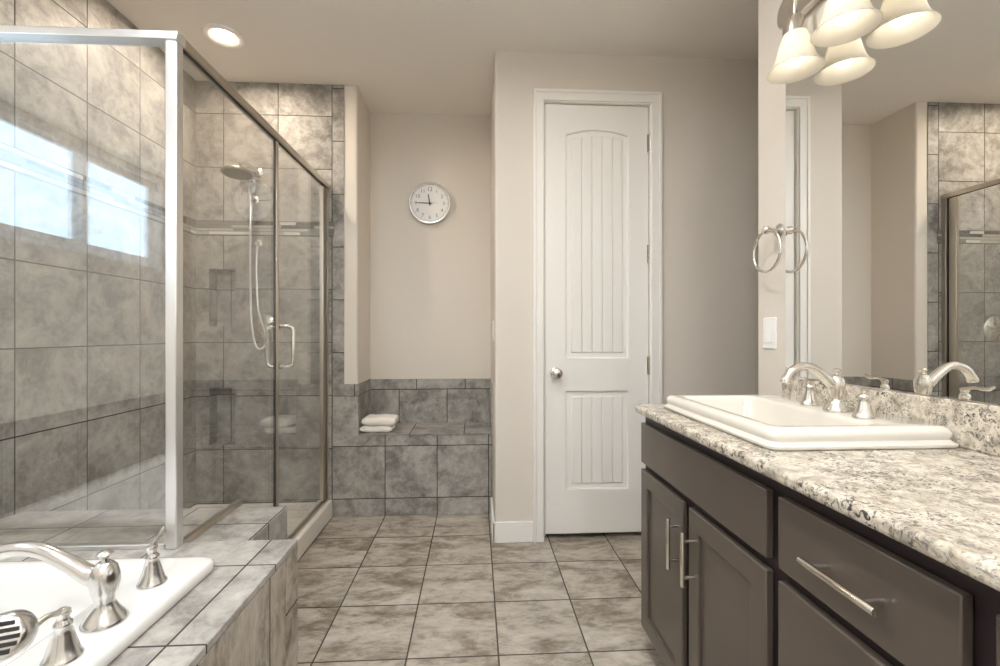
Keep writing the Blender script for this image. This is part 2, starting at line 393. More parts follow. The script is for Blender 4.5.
w = MB(); w.mat(1).box(0.096, 0.104, YB-0.015, YA, 0, 0.754); w.mat(0).box(0.096, 0.104, YB-0.015, YA, 0.754, 0.826)
struct(w.build('trim_3', ['tile_cap', 'tile_bench'], smooth=0), 'narrow grey tile edging on the alcove right side', 'trim')
# casing + jamb
cs = MB(); c0, c1, ct = 0.314, 1.035, 2.490; yc = YD-0.016
def ushape(x0, x1, zt, ww): return [(x0, 0), (x0+ww, 0), (x0+ww, zt-ww), (x1-ww, zt-ww), (x1-ww, 0), (x1, 0), (x1, zt), (x0, zt)]
cs.prism(ushape(c0, c1, ct, 0.057), 'y', yc, YD-0.0005); cs.prism(ushape(c0, c1, ct, 0.017), 'y', yc-0.007, yc-0.0003)
cs.box(DX0-0.012, DX0-0.003, YD-0.004, YD+0.12, 0, DZ1+0.012).box(DX1+0.003, DX1+0.012, YD-0.004, YD+0.12, 0, DZ1+0.012).box(DX0-0.012, DX1+0.012, YD-0.004, YD+0.12, DZ1+0.003, DZ1+0.012)
cs.box(DX0-0.004, DX0+0.012, YD+0.055, YD+0.07, 0, DZ1+0.005).box(DX1-0.012, DX1+0.004, YD+0.055, YD+0.07, 0, DZ1+0.005)
struct(cs.build('trim_4', 'trim', bevel=0.003), 'white door casing', 'trim')
# baseboards
def base(name, boxes, lab):
    m = MB()
    for bx in boxes: m.box(*bx)
    return struct(m.build(name, 'trim', bevel=0.004), lab, 'baseboard')
base('baseboard_pillar', [(0.088, c0, YD-0.014, YD, 0, 0.115), (0.090, 0.104, YD-0.014, YB-0.016, 0, 0.115)], 'white baseboard around the wall corner left of the door')
base('baseboard_door', [(c1, 2.45, YD-0.014, YD, 0, 0.115)], 'white baseboard right of the door')
# right wall (mirror wall), ends short of the door wall; passage beyond
w = MB(); w.box(XR, XR+0.125, YR-0.1, 1.722, -0.05, ZC+0.05)
struct(w.build('wall_right', 'wall', bevel=0.010, seg=3), 'right wall behind the vanity and mirror', 'wall')
struct(MB().box(2.45, 2.6, 0.9, YD, -0.05, ZC+0.05).build('wall_passage', 'wall', smooth=0), 'wall at the end of the side passage', 'wall')
struct(MB().box(XR+0.12, 2.6, 0.78, 0.9, -0.05, ZC+0.05).build('wall_passage_side', 'wall', smooth=0), 'side wall of the passage', 'wall')
struct(MB().box(-2.0, XR+0.1, YR-0.12, YR, -0.05, ZC+0.05).build('wall_rear', 'wall', smooth=0), 'wall behind the camera', 'wall')

# ---------------------------------------------------------------- door
YS = YD+0.014
door = thing('door_1', 'tall narrow white two-panel door with arched top panel', 'door', ((DX0+DX1)/2, YS+0.018, 0)); door['kind'] = 'structure'
px0, px1 = 0.503, 0.853
U0, U1, l0, l1 = 1.012, 2.255, 0.280, 0.823
def arch(x0, x1, z1, rise, n=14):
    return [(x0+(x1-x0)*i/n, z1+rise*math.sin(PI*i/n)) for i in range(n+1)]
slab = MB()
up = [(px0, U0), (px1, U0)] + list(reversed(arch(px0, px1, U1, 0.03)))
lo = [(px0, l0), (px1, l0), (px1, l1), (px0, l1)]
slab.prism([(DX0, DZ0), (DX1, DZ0), (DX1, DZ1), (DX0, DZ1)], 'y', YS, YS+0.022, holes=[up, lo])
slab.box(DX0+0.002, DX1-0.002, YS+0.014, YS+0.036, DZ0+0.002, DZ1-0.002)
slab.build('slab', 'trim', door, bevel=0.006, seg=3)
for (z0, z1, rise) in ((U0, U1, 0.03), (l0, l1, 0.0)):
    p = MB(); ins = 0.030; a, bb = px0+ins, px1-ins; n = 5; wd = (bb-a)/n
    for k in range(n):
        xa_, xb_ = a+k*wd+0.0006, a+(k+1)*wd-0.0006
        def top(x): return z1-ins+rise*math.sin(PI*(x-px0)/(px1-px0))
        poly = [(xa_, z0+ins), (xb_, z0+ins)] + [(xb_+(xa_-xb_)*i/4, top(xb_+(xa_-xb_)*i/4)) for i in range(5)]
        p.prism(poly, 'y', YS+0.006, YS+0.015)
    p.build('panel', 'trim', door, bevel=0.003, seg=2)
k = MB(); kc = (0.442, YS, 0.929)
k.lathe([(0.031, 0), (0.031, 0.004), (0.026, 0.008), (0.012, 0.010), (0.011, 0.030), (0.020, 0.036), (0.027, 0.044), (0.029, 0.054), (0.026, 0.064), (0.016, 0.069), (0.0, 0.070)], kc, (0, -1, 0))
k.build('knob', 'nickel', door)
for hz in (2.215, 1.595, 0.968):
    h = MB().lathe([(0.0065, 0), (0.0065, 0.10)], (DX1+0.0055, YS-0.008, hz-0.05), n=14)
    h.lathe([(0.004, 0), (0.0075, 0.003), (0.004, 0.008)], (DX1+0.0055, YS-0.008, hz+0.05), n=12)
    h.box(DX1-0.010, DX1+0.004, YS-0.003, YS-0.0005, hz-0.05, hz+0.05)
    h.build('hinge', 'nickel', door)

# ---------------------------------------------------------------- clock on alcove wall
ck = thing('wall_clock', 'round white wall clock with silver rim above the tiled bench', 'clock', (-0.325, YA, 2.063))
cc = Vector((-0.325, YA, 2.063)); R_ = 0.149
MB().lathe([(R_-0.006, 0), (R_, 0.006), (R_, 0.026), (R_-0.006, 0.034), (R_-0.014, 0.034), (R_-0.020, 0.024), (R_-0.022, 0.016)], cc, (0, -1, 0), n=64, cap1=False).build('rim', 'chrome', ck)
MB().lathe([(R_-0.012, 0.010), (R_-0.021, 0.0165)], cc, (0, -1, 0), n=64).build('dial', 'clockface', ck, smooth=20)
def ngon_text(txt, size, cx, cz, y):
    cu = bpy.data.curves.new('t', 'FONT'); cu.body = txt; cu.size = size; cu.align_x = 'CENTER'; cu.align_y = 'CENTER'; cu.extrude = 0.0006; cu.resolution_u = 3
    ob = bpy.data.objects.new('t', cu); C.objects.link(ob)
    bpy.context.view_layer.update()
    me = ob.evaluated_get(bpy.context.evaluated_depsgraph_get()).to_mesh()
    vs = [(cx+v.co.x, y-v.co.z, cz+v.co.y) for v in me.vertices]; fs = [tuple(p.vertices) for p in me.polygons]
    bpy.data.objects.remove(ob); bpy.data.curves.remove(cu)
    return vs, fs
for i in range(1, 13):
    a = PI/2 - i*PI/6; rr = 0.098
    vs, fs = ngon_text(str(i), 0.036 if i != 12 else 0.040, cc.x+rr*math.cos(a), cc.z+rr*math.sin(a), YA-0.0172)
    MB().add(vs, fs).build('numeral', 'greyink', ck, smooth=0)
tk = MB()
for i in range(60):
    a = i*PI/30; ca, sa = math.cos(a), math.sin(a); r0, r1, hw = (0.119 if i % 5 else 0.116), 0.124, (0.0006 if i % 5 else 0.0012)
    q = [(cc.x+r*ca-s*hw*sa, YA-0.0171, cc.z+r*sa+s*hw*ca) for r, s in ((r0, -1), (r1, -1), (r1, 1), (r0, 1))]
    tk.add(q + [(x, y-0.0006, z) for x, y, z in q], [(0, 1, 2, 3), (4, 7, 6, 5), (0, 4, 5, 1), (1, 5, 6, 2), (2, 6, 7, 3), (3, 7, 4, 0)])
tk.build('minute_track', 'greyink', ck, smooth=0)
def hand(name, ang, ln, tail, w0, y, mt='ink'):
    a = math.radians(ang); d = Vector((math.sin(a), 0, math.cos(a))); n_ = Vector((math.cos(a), 0, -math.sin(a)))
    q = [cc + d*p + n_*s for p, s in ((-tail, -w0), (ln*0.8, -w0*0.8), (ln, 0), (ln*0.8, w0*0.8), (-tail, w0))]
    poly = [(v.x, v.z) for v in q]
    MB().prism(poly, 'y', YA-y, YA-y-0.0015).build(name, mt, ck, smooth=0)
hand('hour_hand', 350, 0.070, 0.016, 0.0042, 0.0195); hand('minute_hand', 271, 0.100, 0.018, 0.0032, 0.0215); hand('second_hand', 88, 0.060, 0.012, 0.0008, 0.0235, 'greyink')
MB().lathe([(0.006, 0.016), (0.006, 0.026), (0.0, 0.027)], cc, (0, -1, 0), n=16).build('center_cap', 'ink', ck)

# ---------------------------------------------------------------- towels on bench
def towel(name, x0, x1, y0, y1, z0, h, label, layers):
    t_ = MB(); lh = h/layers
    for k in range(layers):
        zc = z0+lh*(k+0.5); jit = [random.uniform(-0.003, 0.003) for _ in range(4)]
        prof = []
        n = 10
        for i in range(n+1):
            a = -PI/2 + PI*i/n; prof.append((y0+jit[0]-0.022*math.cos(a)+0.022, zc+lh*0.5*math.sin(a)))
        for i in range(n+1):
            a = PI/2 - PI*i/n; prof.append((y1+jit[1]+0.022*math.cos(a)-0.022, zc+lh*0.5*math.sin(a)))
        rings = []
        xs = lerp_list([x0+jit[2], x1+jit[3]], 13)
        for j, x in enumerate(xs):
            e = min(j, 12-j); sc = (0.55, 0.88, 1.0)[min(e, 2)]
            rings.append([(x, y0+(y-y0)*1.0, zc+(z-zc)*sc + 0.0015*math.sin(x*60+k*2)*(1 if k == layers-1 else 0.3)) for y, z in prof])
        t_.loft(rings)
    return tag(t_.build(name, 'towel', smooth=60), label, 'towel', 'folded towels on the bench')
towel('folded_towel', -0.730, -0.535, 2.885, 3.03, 0.5165, 0.042, 'lower folded white towel lying directly on the tiled bench', 1)
towel('folded_towel', -0.722, -0.512, 2.88, 3.03, 0.559, 0.055, 'upper folded white towel, topmost of the stack on the bench', 1)

# ---------------------------------------------------------------- tub deck, knee ledge, shower pan
DZ = 0.49; TX0, TX1, TY0, TY1 = -1.62, -0.725, 0.14, 1.312
XD, YE = -0.570, 1.475
dk = MB()
hole = rrect(TX0+0.03, TX1-0.03, TY0+0.03, TY1-0.03, 0.08)
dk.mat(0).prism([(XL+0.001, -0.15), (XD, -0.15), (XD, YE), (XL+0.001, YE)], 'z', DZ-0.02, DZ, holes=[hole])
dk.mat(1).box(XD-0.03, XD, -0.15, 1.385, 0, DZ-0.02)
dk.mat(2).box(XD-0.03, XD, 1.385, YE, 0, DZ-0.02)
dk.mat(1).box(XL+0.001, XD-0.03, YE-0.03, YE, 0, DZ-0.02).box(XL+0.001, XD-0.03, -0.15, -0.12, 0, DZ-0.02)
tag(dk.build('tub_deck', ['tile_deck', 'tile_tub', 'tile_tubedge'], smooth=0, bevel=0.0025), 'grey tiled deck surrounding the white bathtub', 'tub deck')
XK, YK, ZK = -0.735, 1.80, 0.474
MB().box(XL, XK, YE, YK, 0, ZK).build('tiled_ledge', 'tile_knee', smooth=0, bevel=0.003)
tag(bpy.data.objects['tiled_ledge'], 'low grey tiled ledge between tub deck and shower door', 'ledge')
pn = MB(); CX0, CX1 = -0.985, -0.892
pn.box(XL, CX0, YK, YB-0.001, 0, 0.055)
pn.box(XL, XL+0.03, YK, YB-0.001, 0.055, 0.10).box(XL, CX0, YB-0.03, YB-0.001, 0.055, 0.10)
pn.box(CX0, CX1, YK-0.0, YB-0.001, 0, 0.112)
pn.box(XK+0.0, CX1, YE+0.0, YE, 0, 0.1) if False else None
pan = thing('shower_pan', 'cream shower pan with raised threshold below the glass door', 'shower pan', (-1.3, 2.3, 0))
pn.build('basin', 'pan', pan, bevel=0.010, seg=3)
MB().lathe([(0.055, 0), (0.055, 0.003), (0.045, 0.005), (0.0, 0.005)], (-1.33, 2.35, 0.055)).build('drain', 'nickel', pan)
# bathtub
tub = thing('bathtub', 'white drop-in acrylic bathtub set in the tiled deck', 'bathtub', ((TX0+TX1)/2, (TY0+TY1)/2, DZ))
o_ = lambda d, r: rrect(TX0+d, TX1-d, TY0+d, TY1-d, r, 8)
ix0, ix1, iy0, iy1 = TX0+0.07, TX1-0.165, TY0+0.07, TY1-0.055
i_ = lambda d, r: rrect(ix0+d, ix1-d, iy0+d, iy1-d, r, 8)
MB().loft([ring_at(o_(0.004, 0.03), DZ+0.001), ring_at(o_(0.0, 0.034), DZ+0.006), ring_at(o_(0.0, 0.034), DZ+0.024), ring_at(o_(0.006, 0.03), DZ+0.033), ring_at(o_(0.018, 0.03), DZ+0.036),
           ring_at(i_(-0.010, 0.12), DZ+0.035), ring_at(i_(0.0, 0.13), DZ+0.030), ring_at(i_(0.010, 0.14), DZ+0.012), ring_at(i_(0.03, 0.15), DZ-0.10),
           ring_at(i_(0.07, 0.16), DZ-0.30), ring_at(i_(0.11, 0.16), DZ-0.375), ring_at(i_(0.17, 0.14), DZ-0.395)], cap0=False).build('shell', 'acrylic', tub, smooth=60)
MB().lathe([(0.04, 0), (0.038, 0.004), (0.0, 0.005)], (ix1-0.30, iy0+0.30, DZ-0.395)).build('drain', 'nickel2', tub)

# ---------------------------------------------------------------- faucets (one design, two sizes)
def P2(c, d, along, up, side=0):
    return (c[0]+d[0]*along-d[1]*side, c[1]+d[1]*along+d[0]*side, c[2]+up)
def faucet(name, label, c, d, s, mt, spout_pts, rad):
    r = thing(name, label, 'faucet', c)
    MB().lathe([(0.041*s, 0), (0.042*s, 0.006*s), (0.038*s, 0.012*s), (0.036*s, 0.016*s), (0.027*s, 0.028*s), (0.020*s, 0.042*s), (0.0185*s, 0.050*s), (0.023*s, 0.066*s), (0.0275*s, 0.088*s),
                (0.0275*s, 0.104*s), (0.023*s, 0.122*s), (0.015*s, 0.132*s), (0.011*s, 0.135*s)], c, n=32).build('body', mt, r, smooth=50)
    MB().lathe([(0.007*s, 0.134*s), (0.006*s, 0.141*s), (0.0125*s, 0.146*s), (0.015*s, 0.151*s), (0.012*s, 0.155*s), (0.006*s, 0.158*s), (0.0, 0.159*s)], c, n=20).build('finial', mt, r, smooth=50)
    pts = spline([P2(c, d, a*s, h*s) for a, h in spout_pts], 8)
    MB().tube(pts, lerp_list([x*s for x in rad], len(pts)), n=18).build('spout', mt, r, smooth=60)
    e = P2(c, d, spout_pts[-1][0]*s, spout_pts[-1][1]*s)
    MB().lathe([(rad[-1]*s*0.98, -0.004*s), (rad[-1]*s*1.06, 0.002*s), (rad[-1]*s*1.05, 0.012*s), (rad[-1]*s*0.6, 0.014*s)], e, (d[0]*0.25, d[1]*0.25, -1), n=20).build('aerator', mt, r)
    return r
def handle(name, label, c, d, s, mt, group):
    r = thing(name, label, 'faucet handle', c, group)
    MB().lathe([(0.034*s, 0), (0.035*s, 0.005*s), (0.032*s, 0.010*s), (0.030*s, 0.013*s), (0.024*s, 0.034*s), (0.0185*s, 0.055*s), (0.0145*s, 0.068*s), (0.0165*s, 0.072*s), (0.0165*s, 0.078*s),
                (0.012*s, 0.083*s), (0.010*s, 0.090*s), (0.014*s, 0.096*s), (0.0135*s, 0.104*s), (0.006*s, 0.109*s), (0.0, 0.110*s)], c, n=28).build('base', mt, r, smooth=50)
    pts = spline([P2(c, d, a*s, h*s) for a, h in ((-0.012, 0.099), (0.006, 0.103), (0.03, 0.110), (0.055, 0.108), (0.078, 0.110), (0.095, 0.120))], 6)
    MB().tube(pts, lerp_list([0.004*s, 0.0085*s, 0.0075*s, 0.007*s, 0.0085*s, 0.009*s, 0.004*s], len(pts)), n=14, flat=0.75).build('lever', mt, r, smooth=60)
    return r
SP = [(0.0, 0.098), (0.030, 0.104), (0.075, 0.132), (0.130, 0.160), (0.185, 0.166), (0.235, 0.150), (0.268, 0.118)]
SR = [0.021, 0.020, 0.0175, 0.016, 0.015, 0.0145, 0.015, 0.0165]
TZ = DZ+0.0355
faucet('tub_faucet', 'arched brushed nickel tub filler spout on the bathtub rim', (-0.800, 1.015, TZ), (-1, 0), 0.98, 'nickel2', SP, SR)
handle('tub_tap', 'nickel tub handle on the bathtub rim beyond the spout, nearest the shower', (-0.805, 1.165, TZ), (-0.30, 0.95), 0.90, 'nickel2', 'bathtub lever handles')
handle('tub_tap', 'nickel tub handle at the near end, beside the ribbed hand sprayer', (-0.790, 0.905, TZ), (-0.10, -0.99), 0.90, 'nickel2', 'bathtub lever handles')
# hand sprayer in its holder on the rim
hs = thing('hand_shower', 'nickel hand sprayer with ribbed round face at the tub edge', 'hand shower', (-0.790, 0.60, TZ))
MB().lathe([(0.032, 0), (0.033, 0.005), (0.028, 0.012), (0.018, 0.03), (0.016, 0.05), (0.020, 0.055), (0.020, 0.07), (0.014, 0.074)], (-0.790, 0.60, TZ)).build('holder', 'nickel2', hs, smooth=50)
hp = spline([(-0.790, 0.60, TZ+0.06), (-0.788, 0.612, TZ+0.10), (-0.775, 0.64, TZ+0.145), (-0.722, 0.690, TZ+0.165)], 6)
MB().tube(hp, lerp_list([0.012, 0.013, 0.014, 0.016], len(hp)), n=16).build('grip', 'nickel2', hs, smooth=60)
hc = Vector((-0.698, 0.694, TZ+0.178)); ha = Vector((0.30, -0.88, 0.36)).normalized()
hb = hc - ha*0.045
MB().lathe([(0.022, -0.004), (0.030, 0.004), (0.033, 0.012), (0.033, 0.036), (0.030, 0.043), (0.027, 0.045)], hb, ha, n=32).build('spray_head', 'nickel2', hs, smooth=40)
rb = MB(); uu = ha.cross(Vector((0, 0, 1))).normalized(); vv = uu.cross(ha)
for k_ in range(-2, 3):
    hl = math.sqrt(max(0, 0.026**2-(k_*0.0095)**2)); ce = hb + ha*0.046 + vv*(k_*0.0095)
    vs = [ce + uu*sx*hl + vv*sy*0.0028 + ha*sz*0.0012 for sz in (-1, 1) for sy in (-1, 1) for sx in (-1, 1)]
    rb.add(vs, [(0, 2, 3, 1), (4, 5, 7, 6), (0, 1, 5, 4), (2, 6, 7, 3), (0, 4, 6, 2), (1, 3, 7, 5)])
rb.build('spray_slots', 'dark', hs, smooth=0)

# ---------------------------------------------------------------- shower enclosure
XG = -0.930; HT = 2.074
en = thing('shower_enclosure', 'clear glass shower enclosure with metal frame around the tiled shower', 'shower enclosure', (-1.3, 2.1, 0))
MB().box(XG-0.016, XG+0.018, YG-0.018, YG+0.016, DZ, HT-0.03).build('corner_post', 'alu', en, bevel=0.004)
h_ = MB(); h_.prism([(YG-0.024, HT-0.030), (YG+0.022, HT-0.030), (YG+0.022, HT-0.004), (YG+0.016, HT), (YG-0.012, HT), (YG-0.022, HT-0.006)], 'x', XL+0.001, XG+0.022)
h_.build('front_header', 'alu', en, bevel=0.002)
h_ = MB(); h_.box(XG-0.018, XG+0.018, YG+0.022, YB-0.001, HT-0.028, HT); h_.mat(1).box(XG-0.006, XG+0.008, YG+0.022, YB-0.04, HT-0.0295, HT-0.0275)
h_.build('side_header', ['bronze', 'dark'], en, bevel=0.002)
MB().box(XL+0.001, XG-0.022, YG-0.012, YG+0.012, DZ, DZ+0.014).build('front_sill', 'alu', en, bevel=0.002)
MB().box(XL+0.001, XL+0.022, YG-0.014, YG+0.014, DZ+0.014, HT-0.03).build('wall_channel', 'alu', en, bevel=0.002)
MB().box(XL+0.02, XG-0.020, YG-0.004, YG+0.004, DZ+0.012, HT-0.028).build('front_glass', 'glass', en, smooth=0)
MB().box(XG-0.011, XG+0.011, YG+0.036, YK+0.030, ZK, ZK+0.020).build('ledge_rail', 'bronze', en, bevel=0.002)
MB().box(XG-0.014, XG+0.016, YK+0.001, YB-0.030, 0.112, 0.128).build('threshold_track', 'bronze', en, bevel=0.002)
YS0, YS1 = 2.125, 2.158
g_ = MB(); g_.prism([(YG+0.02, ZK+0.018), (YK+0.012, ZK+0.018), (YK+0.012, 0.126), (YS0+0.006, 0.126), (YS0+0.006, HT-0.028), (YG+0.02, HT-0.028)], 'x', XG-0.004, XG+0.004)
g_.build('side_glass', 'glass', en, smooth=0)
MB().box(XG-0.004, XG+0.005, YS0+0.003, YS0+0.0085, 0.126, HT-0.030).build('seal', 'dark', en)
hj = MB().box(XG-0.016, XG+0.014, YB-0.030, YB-0.001, 0.112, HT-0.028).box(XG-0.012, XG+0.010, YB-0.090, YB-0.045, 0.135, HT-0.036)
hj.mat(1).box(XG-0.006, XG+0.006, YB-0.045, YB-0.030, 0.128, HT-0.028)
hj.build('hinge_jamb', ['bronze', 'dark'], en, bevel=0.002)
dg = MB().box(XG-0.004, XG+0.004, YS1-0.012, YB-0.088, 0.136, HT-0.036).build('door_glass', 'glass', en, smooth=0)
MB().box(XG-0.008, XG+0.008, YS1-0.024, YS1, 0.134, HT-0.034).build('door_stile', 'bronze', dg, bevel=0.002)
hy = 2.195
hd = MB()
for sgn in (1, -1):
    x0, x1 = XG+sgn*0.004, XG+sgn*0.060; r = 0.018
    pts = [(x0, hy, 1.180), (x1-sgn*r, hy, 1.180), (x1-sgn*r*0.3, hy, 1.180-r*0.3), (x1, hy, 1.180-r), (x1, hy, 0.990+r), (x1-sgn*r*0.3, hy, 0.990+r*0.3), (x1-sgn*r, hy, 0.990), (x0, hy, 0.990)]
    hd.tube(pts, 0.0095, n=14, up=(0, 1, 0))
    for z in (1.180, 0.990): hd.lathe([(0.014, 0), (0.014, 0.004), (0.010, 0.005)], (x0, hy, z), (sgn, 0, 0), n=16)
hd.build('pull_handle', 'nickel2', dg, smooth=60)

# ---------------------------------------------------------------- shower fittings
sh = thing('rain_shower', 'nickel rain shower head on an arm high on the back wall', 'shower head', (-1.345, YB, 2.10))
MB().lathe([(0.030, 0), (0.030, 0.004), (0.014, 0.012)], (-1.345, YB, 2.14), (0, -1, 0)).build('flange', 'nickel', sh)
ap = spline([(-1.345, YB-0.005, 2.14), (-1.345, YB-0.09, 2.145), (-1.345, YB-0.18, 2.135), (-1.345, YB-0.235, 2.095)], 6)
MB().tube(ap, 0.010, n=14).build('arm', 'nickel', sh, smooth=60)
ax = Vector((0.03, -0.10, -1.0)).normalized(); hp_ = Vector((-1.345, YB-0.24, 2.088))
MB().lathe([(0.016, -0.012), (0.018, 0.008), (0.040, 0.018), (0.082, 0.026), (0.086, 0.032), (0.084, 0.040), (0.076, 0.042)], hp_, ax, n=36).build('rose', 'bronze', sh, smooth=40)
MB().lathe([(0.074, 0.0425), (0.072, 0.0445), (0.0, 0.0450)], hp_, ax, n=36).build('nozzle_face', 'nozzle', sh)
sv = thing('shower_valve', 'round nickel shower valve below the shower head', 'shower valve', (-1.305, YB, 1.175))
MB().lathe([(0.090, 0), (0.091, 0.004), (0.082, 0.012), (0.050, 0.016), (0.034, 0.020), (0.032, 0.050), (0.024, 0.058), (0.0, 0.060)], (-1.305, YB, 1.175), (0, -1, 0), n=40).build('escutcheon', 'nickel', sv, smooth=40)
lp = spline([(-1.305, YB-0.052, 1.175), (-1.27, YB-0.062, 1.190), (-1.225, YB-0.066, 1.210)], 6)
MB().tube(lp, lerp_list([0.011, 0.009, 0.007], len(lp)), n=12).build('lever', 'nickel', sv)
hh = thing('shower_handset', 'slim hand shower with hanging hose on the shower back wall', 'hand shower', (-1.345, YB, 1.85))
MB().lathe([(0.026, 0), (0.026, 0.005), (0.014, 0.012), (0.013, 0.05)], (-1.365, YB, 1.97), (0, -1, 0)).build('bracket', 'nickel', hh)
gp = spline([(-1.365, YB-0.055, 1.78), (-1.365, YB-0.050, 1.90), (-1.365, YB-0.058, 1.99), (-1.365, YB-0.075, 2.03)], 5)
MB().tube(gp, lerp_list([0.010, 0.013, 0.016, 0.018], len(gp)), n=14).build('grip', 'nickel2', hh, smooth=60)
MB().lathe([(0.020, 0), (0.044, 0.010), (0.048, 0.020), (0.042, 0.024)], (-1.365, YB-0.065, 2.045), (0, -0.9, -0.35), n=28).build('spray_head', 'nickel2', hh, smooth=40)
hp = spline([(-1.365, YB-0.055, 1.785), (-1.372, YB-0.045, 1.62), (-1.375, YB-0.035, 1.40), (-1.36, YB-0.055, 1.22), (-1.325, YB-0.075, 1.075), (-1.285, YB-0.075, 1.06), (-1.27, YB-0.06, 1.12),
             (-1.31, YB-0.07, 1.28), (-1.335, YB-0.04, 1.45), (-1.343, YB-0.025, 1.62), (-1.343, YB-0.012, 1.70)], 8)
MB().tube(hp, 0.0065, n=10).build('hose', 'alu', hh, smooth=60)
MB().lathe([(0.024, 0), (0.024, 0.004), (0.012, 0.010), (0.011, 0.022)], (-1.343, YB, 1.70), (0, -1, 0), n=20).build('hose_outlet', 'nickel', hh)

# ---------------------------------------------------------------- recessed shower light; the other ceiling lamps are added unseen fill
def can_light(x, y, label, lens='fill_cool'):
    r = thing('recessed_light', label, 'ceiling light', (x, y, ZC), 'recessed ceiling lights')
    MB().lathe([(0.050, 0.0), (0.050, -0.002), (0.080, -0.009), (0.094, -0.008), (0.098, -0.0005)], (x, y, ZC), n=40, cap0=False, cap1=False).build('trim_ring', 'trim', r, smooth=50)
    MB().lathe([(0.0495, -0.003), (0.0495, -0.001)], (x, y, ZC), n=36).build('lens', lens, r)
can_light(-1.313, 2.422, 'recessed ceiling light above the shower', 'can_warm')
can_light(-1.10, 0.60, 'added unseen bluish fill light in the ceiling above the bathtub', 'fill_sky')  # added fill, tinted to stand in for window daylight on the deck
can_light(0.05, 1.05, 'added unseen fill light in the ceiling in the middle of the bathroom', 'fill_neutral')
can_light(0.05, -0.10, 'added unseen fill light in the ceiling above the camera')
can_light(-0.6, -0.9, 'added unseen fill light behind the camera on the bathtub side')
can_light(0.5, -0.9, 'added unseen fill light behind the camera on the vanity side')

# ---------------------------------------------------------------- vanity
XF, XC = 0.600, 0.618     # front faces, face frame
def cabinet(y0, y1, name, label):
    r = thing(name, label, 'cabinet', ((XC+XR)/2, (y0+y1)/2, 0), 'vanity cabinets')
    b_ = MB(); b_.box(XC, XC+0.02, y0, y1, 0.085, 0.155) if False else None
    # open-topped carcass: sides, bottom, back, face frame, toe kick
    b_.box(XC+0.02, XR-0.012, y0, y0+0.016, 0.085, 0.861).box(XC+0.02, XR-0.012, y1-0.016, y1, 0.085, 0.861)
    b_.box(XC+0.02, XR-0.012, y0+0.016, y1-0.016, 0.085, 0.101).box(XR-0.020, XR-0.012, y0+0.016, y1-0.016, 0.101, 0.861)
    b_.box(XC+0.055, XC+0.07, y0, y1, 0.0, 0.085)
    b_.build('carcass', 'frame', r, smooth=0)
    ff = MB(); ff.box(XC, XC+0.02, y0, y0+0.04, 0.085, 0.861).box(XC, XC+0.02, y1-0.04, y1, 0.085, 0.861)
    ff.box(XC, XC+0.02, y0+0.04, y1-0.04, 0.085, 0.12).box(XC, XC+0.02, y0+0.04, y1-0.04, 0.815, 0.861).box(XC, XC+0.02, y0+0.04, y1-0.04, 0.645, 0.695)
    ff.build('face_frame', 'frame', r, smooth=0)
    return r
def slab_front(name, r, y0, y1, z0, z1):
    return MB().box(XF, XC-0.0005, y0, y1, z0, z1).build(name, 'espresso', r, bevel=0.0025)
def shaker(r, y0, y1, z0, z1):
    m = MB(); s = 0.056
    m.prism([(y0, z0), (y1, z0), (y1, z1), (y0, z1)], 'x', XF, XC-0.0005, holes=[[(y0+s, z0+s), (y1-s, z0+s), (y1-s, z1-s), (y0+s, z1-s)]])
    d_ = m.build('door', 'espresso', r, bevel=0.003)
    pm = MB(); pm.box(XF+0.009, XF+0.015, y0+s-0.002, y1-s+0.002, z0+s-0.002, z1-s+0.002); pm.build('panel', 'espresso', d_, smooth=0)
    return d_
def pull(p, c, vertical, ln=0.150, cc_=0.100):
    m = MB(); xb_ = XF-0.033
    u = Vector((0, 0, 1)) if vertical else Vector((0, 1, 0)); c = Vector(c)
    m.lathe([(0.0058, -ln/2), (0.0062, -ln/2+0.001), (0.0062, ln/2-0.001), (0.0058, ln/2)], (xb_, c.y, c.z), u, n=16)
    for s in (-1, 1):
        q = Vector((XF+0.0005, c.y, c.z)) + u*s*cc_/2
        m.lathe([(0.0048, 0), (0.0048, 0.033)], q, (-1, 0, 0), n=12)
    m.build('pull_handle', 'nickel', p, smooth=40)
Y3, Y2, Y1, Y0 = 1.612, 0.884, 0.508, -0.220
zt0, zt1, zd0, zd1 = 0.682, 0.825, 0.088, 0.658
a = cabinet(Y2, Y3, 'vanity_cabinet', 'dark brown sink cabinet with two doors beneath the sink')
slab_front('false_drawer_front', a, 0.902, 1.609, zt0, zt1)
d1 = shaker(a, 1.282, 1.609, zd0, zd1); pull(d1, (0, 1.302, 0.528), True)
d2 = shaker(a, 0.902, 1.243, zd0, zd1); pull(d2, (0, 1.209, 0.527), True)
a = cabinet(Y1, Y2, 'vanity_cabinet', 'dark brown drawer cabinet right of the sink cabinet')
dr = slab_front('drawer', a, 0.526, 0.865, zt0, zt1); pull(dr, (0, 0.686, 0.752), False, 0.150, 0.100)
dr = slab_front('drawer', a, 0.526, 0.865, 0.385, zd1); pull(dr, (0, 0.69, 0.53), False)
dr = slab_front('drawer', a, 0.526, 0.865, 0.088, 0.361); pull(dr, (0, 0.69, 0.23), False)
a = cabinet(Y0, Y1, 'vanity_cabinet', 'dark brown cabinet at the right edge of the picture, mostly cut off')
slab_front('false_drawer_front', a, -0.20, 0.490, zt0, zt1)
d1 = shaker(a, 0.165, 0.490, zd0, zd1); pull(d1, (0, 0.19, 0.528), True)
d2 = shaker(a, -0.20, 0.125, zd0, zd1); pull(d2, (0, 0.10, 0.528), True)
